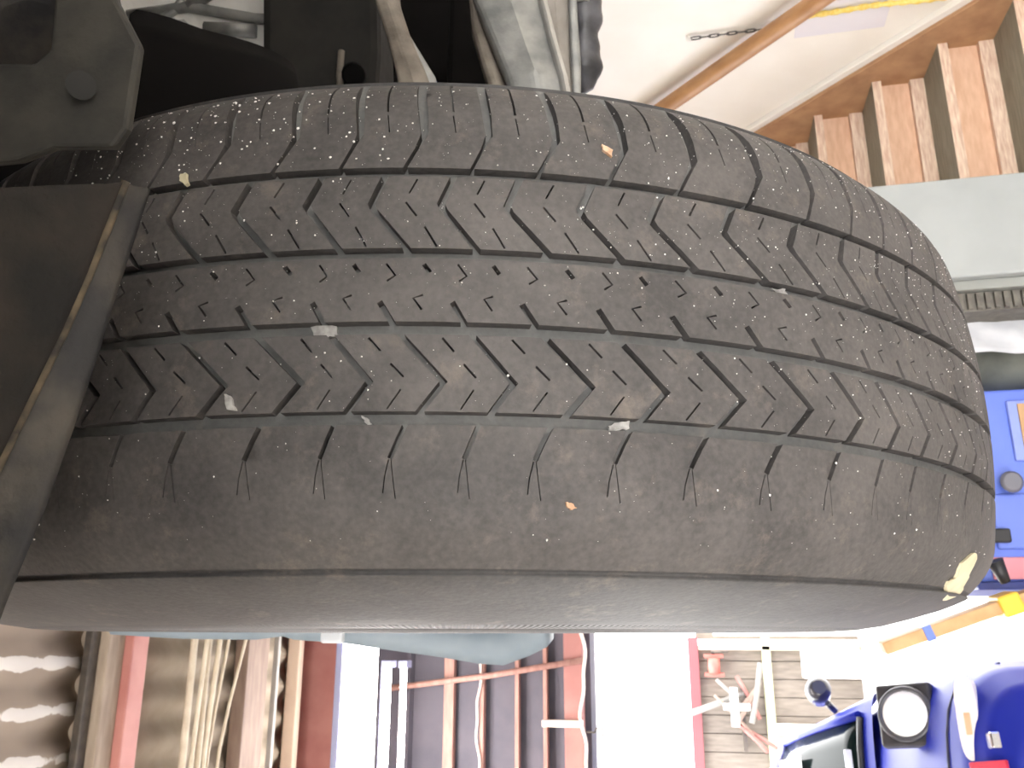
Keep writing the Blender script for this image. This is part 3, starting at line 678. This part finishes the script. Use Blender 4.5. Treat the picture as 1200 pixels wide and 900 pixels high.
bo = body.build('body', cblue, SC); recalc(bo)
gh = [(.82, .80, .76, .82, 5), (1.05, .79, .76, .93, 5), (1.4, .77, .76, 1.085, 5), (1.68, .755, .76, 1.165, 5), (2.1, .73, .76, 1.20, 5), (2.7, .70, .76, 1.16, 5), (3.3, .64, .76, 1.0, 4), (3.8, .56, .76, .88, 4)]
ca = MB().grid([section(*s) for s in interp_st(gh)]).build('cabin', cblue, SC); recalc(ca)
glassm = mat('dark_tinted_glass', (16, 26, 26), None, rough=.12, spec=.12)
def surf(x, y, sts, lift):
    ys = [s[0] for s in sts]; v = [float(np.interp(y, ys, [s[i] for s in sts])) for i in range(5)]
    c = min(.9999, abs(x)/v[1]); s_ = (1-c**v[4])**(1/v[4]) if True else 0
    return Vector((x, y, v[2]+(v[3]-v[2])*s_+.02*(1-c*c)+lift))
rows = [[surf(xx*(.70-.025*j/8), .92+.70*j/8, gh, .006) for xx in np.linspace(-1, 1, 17)] for j in range(9)]
gl = MB().grid(rows).build('windshield', glassm, SC, solid=.004)
pil = mat('pale_reflecting_trim', (214, 218, 236), None, rough=.25, metal=.4)
MB().tube([surf(.72, .90, gh, .010), surf(.712, 1.15, gh, .010), surf(.70, 1.4, gh, .010), surf(.69, 1.66, gh, .010)], .018, 8).build('windshield_pillar', cblue, SC)
MB().tube([surf(x, 1.66, gh, .010) for x in np.linspace(-.68, .68, 13)], .022, 8).build('roof_edge', pil, SC)
MB().tube([surf(x, .89, gh, .010) for x in np.linspace(-.71, .71, 13)], .014, 8).build('cowl_seal', mat('black_plastic', (36, 36, 40)), SC)
MB().box(surf(.52, .95, gh, .02), (.14, .02, .03)).build('wiper_arm', pil, SC, bevel=.004)
st_in = MB().box(surf(.50, 1.42, gh, .012), (.20, .26, .004), Matrix.Rotation(R_(17), 3, 'X')).build('windshield_reflection', mat('painted_reflection', (235, 238, 240), None, rough=.4), gl)  # flat white panel painting a bright reflection on the glass
# headlamp: square black recess with a round lens
def frame(n):
    xa = (Vector((1, 0, 0))-n*n.x).normalized(); return Matrix((xa, n.cross(xa), n)).transposed()
hp = surf(.65, .455, stations, .022); nrm = Vector((.10, -.86, .50)).normalized(); rot = frame(nrm)
hb = MB().box(hp+nrm*.022, (.222, .20, .05), rot).build('headlamp', mat('black_headlamp_bezel', (44, 42, 44), (58, 56, 58), 20, .5), SC, bevel=.012, seg=3)
ring = [hp+nrm*.048+rot@Vector((.090*math.cos(a), .090*math.sin(a), 0)) for a in np.linspace(0, 2*math.pi, 33)]
MB().tube(ring, .010, 8, caps=False).build('lamp_ring', mat('grey_lamp_ring', (88, 88, 92), None, rough=.35, metal=.4), hb)
rows = [[hp+nrm*(.047+.022*(1-(r/.085)**2))+rot@Vector((r*math.cos(a), r*math.sin(a), 0)) for a in np.linspace(0, 2*math.pi, 28, endpoint=False)] for r in (.084, .07, .05, .025, .001)]
MB().grid(rows, close=True).build('lens', mat('clear_headlamp_lens', (250, 250, 249), (244, 244, 243), 9, .2), hb)
# seam, turn signal, plate
tp = surf(.60, .125, stations, 0); tn = Vector((.1, -.80, .6)).normalized(); trot = frame(tn)
tl = []
for a in np.linspace(0, 2*math.pi, 28, endpoint=False):
    c, s_ = math.cos(a), math.sin(a); tl.append(Vector((.135*math.copysign(abs(c)**.5, c), .036*math.copysign(abs(s_)**.8, s_), 0)))
ts = MB().add([tp+tn*.012+trot@v for v in tl]+[tp-tn*.03+trot@v for v in tl], [tuple(range(28))]+[(i, 28+i, 28+(i+1) % 28, (i+1) % 28) for i in range(28)]).build('turn_signal', mat('white_signal_lens', (246, 240, 232), None, rough=.2), SC, bevel=.004); recalc(ts)
MB().box(tp+tn*.014+trot@Vector((-.02, 0, 0)), (.07, .02, .004), trot).build('amber_bulb', mat('amber_bulb', (232, 190, 150), None, rough=.3), ts, bevel=.002)
MB().tube([surf(x, .235, stations, .001) for x in np.linspace(-.7, .8, 20)], .006, 6).build('bumper_seam', mat('dark_seam', (30, 32, 60), None, rough=.6), SC)
pp = surf(.30, .02, stations, -.03)
pl = MB().box((.21, .035, .628), (.50, .012, .13), Matrix.Rotation(R_(-50), 3, 'X')).build('number_plate', mat('red_plate', (190, 34, 62), (206, 50, 76), 5, .35), SC, bevel=.004)
MB().box((.52, .03, .60), (.05, .05, .03)).build('tow_eye', mat('chrome_bit', (225, 225, 228), None, rough=.15, metal=.9), SC, bevel=.006)
# mirror
mr = MB().tube([(.86, 1.30, .955), (.875, 1.24, .965), (.88, 1.20, .965), (.88, 1.175, .965)], [.05, .058, .056, .03], 16).build('door_mirror', mat('black_mirror_shell', (40, 40, 48), None, rough=.3, coat=.5), SC)
MB().tube([(.80, 1.33, .885), (.84, 1.30, .93)], .016, 8).build('mirror_stalk', MATS['black_mirror_shell'], mr)
# front wheels
def carwheel(x, y):
    s = 1 if x > 0 else -1
    wt = MB().lathe_x([(-.10*s, .2), (-.105*s, .27), (-.09*s, .305), (-.04*s, .315), (.04*s, .315), (.09*s, .305), (.11*s, .27), (.105*s, .2), (.08*s, .19)], 48).build('wheel', mat('plain_tyre', (58, 56, 56), (74, 72, 70), 20, .7), SC)
    wt.location = (x, y, .316); recalc(wt)
    MB().lathe_x([(.09*s, .2), (.07*s, .18), (.06*s, .1), (.085*s, .05), (.085*s, .001)], 32).build('wheel_rim', rimm, wt)
for x in (-.72, .72):
    for y in (.62, 3.2): carwheel(x, y)

# ------------------------------------------------------------------ sunlit yard beyond: board shed with clutter
tau = mat('pale_taupe_boards', (104, 96, 88), (122, 113, 104), 5, .85, stretch=(6, 1, 1))
SH = empty('shed', (-1.0, 9.0, 0)); tag(SH, 'pale board shed in the bright yard', 'shed')
for i in range(14):
    x = -1.2+i*.165
    MB().span((x, 0, 0), (x+.158, .03, 1.52)).build('board', tau, SH, bevel=.004)
MB().span((-1.2, .03, 0), (1.1, .05, 1.52)).build('backing_board', tau, SH)
mar = mat('maroon_post', (122, 66, 70), None, rough=.7)
MB().span((-1.3, -.08, 1.50), (1.0, 0, 1.60)).build('eaves_beam', mar, SH, bevel=.004)
MB().span((-1.25, -.05, .82), (1.0, 0, .90)).build('cross_rail', mat('greenish_rail', (196, 200, 160), None, rough=.7), SH, bevel=.004)
MB().span((.88, -.05, 0), (.96, 0, 1.5)).build('corner_post', mat('cream_post', (225, 214, 190), None, rough=.7), SH, bevel=.004)
cd_ = MB().span((-.35, -.06, .05), (.22, -.02, .84)).build('shed_door', mat('cream_door', (222, 212, 196), (232, 222, 206), 5, .7), SH, bevel=.004)
for x in (-.2, -.05, .1): MB().span((x, -.066, .07), (x+.012, -.058, .82)).build('door_batten', tau, cd_)
tag(MB().span((-.36, 8.62, 0), (-.12, 8.8, .56)).build('white_box', mat('white_carton', (240, 240, 238), None, rough=.7), bevel=.006), 'white carton standing before the pale shed', 'box')
redj = mat('red_machine_paint', (196, 96, 84), (172, 80, 72), 12, .5)
e = empty('red_winch', (-.26, 8.83, 1.36)); tag(e, 'small red winch mounted on the pale shed wall', 'winch')
MB().tube([(-.07, 0, 0), (.07, 0, 0)], .055, 14).build('drum', redj, e)
MB().span((-.10, -.02, -.09), (-.07, .14, .09)).build('side_plate', redj, e, bevel=.004); MB().span((.07, -.02, -.09), (.10, .14, .09)).build('side_plate', redj, e, bevel=.004)
MB().tube([(.10, 0, 0), (.13, -.02, .02), (.13, -.05, -.14)], .012, 8).build('crank', steel, e)
junkm = [mat('dusty_brown_junk', (128, 108, 98), (150, 128, 116), 20, .8), mat('rust_red_junk', (156, 104, 98), (136, 90, 84), 18, .7), mat('grey_junk', (120, 118, 114), None, rough=.7)]
e = empty('frame_tubes', (-.72, 8.82, 1.0)); MB().span((-.3, .0, .1), (.3, .165, .13)).build('wall_bracket', steel, e); tag(e, 'jumble of old frame tubes hung on the shed wall', 'tubes')
for i in range(9):
    r2 = random.Random(i); a = r2.uniform(0, 3.1); c = Vector((r2.uniform(-.25, .25), r2.uniform(-.08, .05), r2.uniform(-.05, .36))); d = Vector((math.cos(a), 0, math.sin(a)))*r2.uniform(.12, .3)
    MB().tube([c-d, c, c+d+Vector((0, -.03, .02))], r2.uniform(.012, .03), 8).build('frame_tube', junkm[i % 3], e)
tag(MB().tube([(-.62, 8.68, 1.06), (-.62, 8.68, 1.22), (-.62, 8.68, 1.3)], [.03, .03, .028], 12).box((-.62, 8.68, 1.2), (.34, .03, .07)).build('white_spar', mat('white_spar', (240, 240, 240), None, rough=.5), bevel=.005), 'white spar leaning among the frame tubes', 'spar')
e = empty('white_pipes', (0, 8.8, 0))
bpy.data.objects.remove(e)
for i, (x, z0, z1, lb) in enumerate([(-.05, 0, 1.5, 'white pipe nearest the shed corner post'), (.04, 0, 1.35, 'longer white pipe beside the shed corner post')]):
    tag(MB().tube([(x-.0, 8.85, z0), (x, 8.85, z1)], .03, 12).build('white_pipe', mat('white_pipe_plastic', (238, 238, 234), None, rough=.4)), lb, 'pipe')
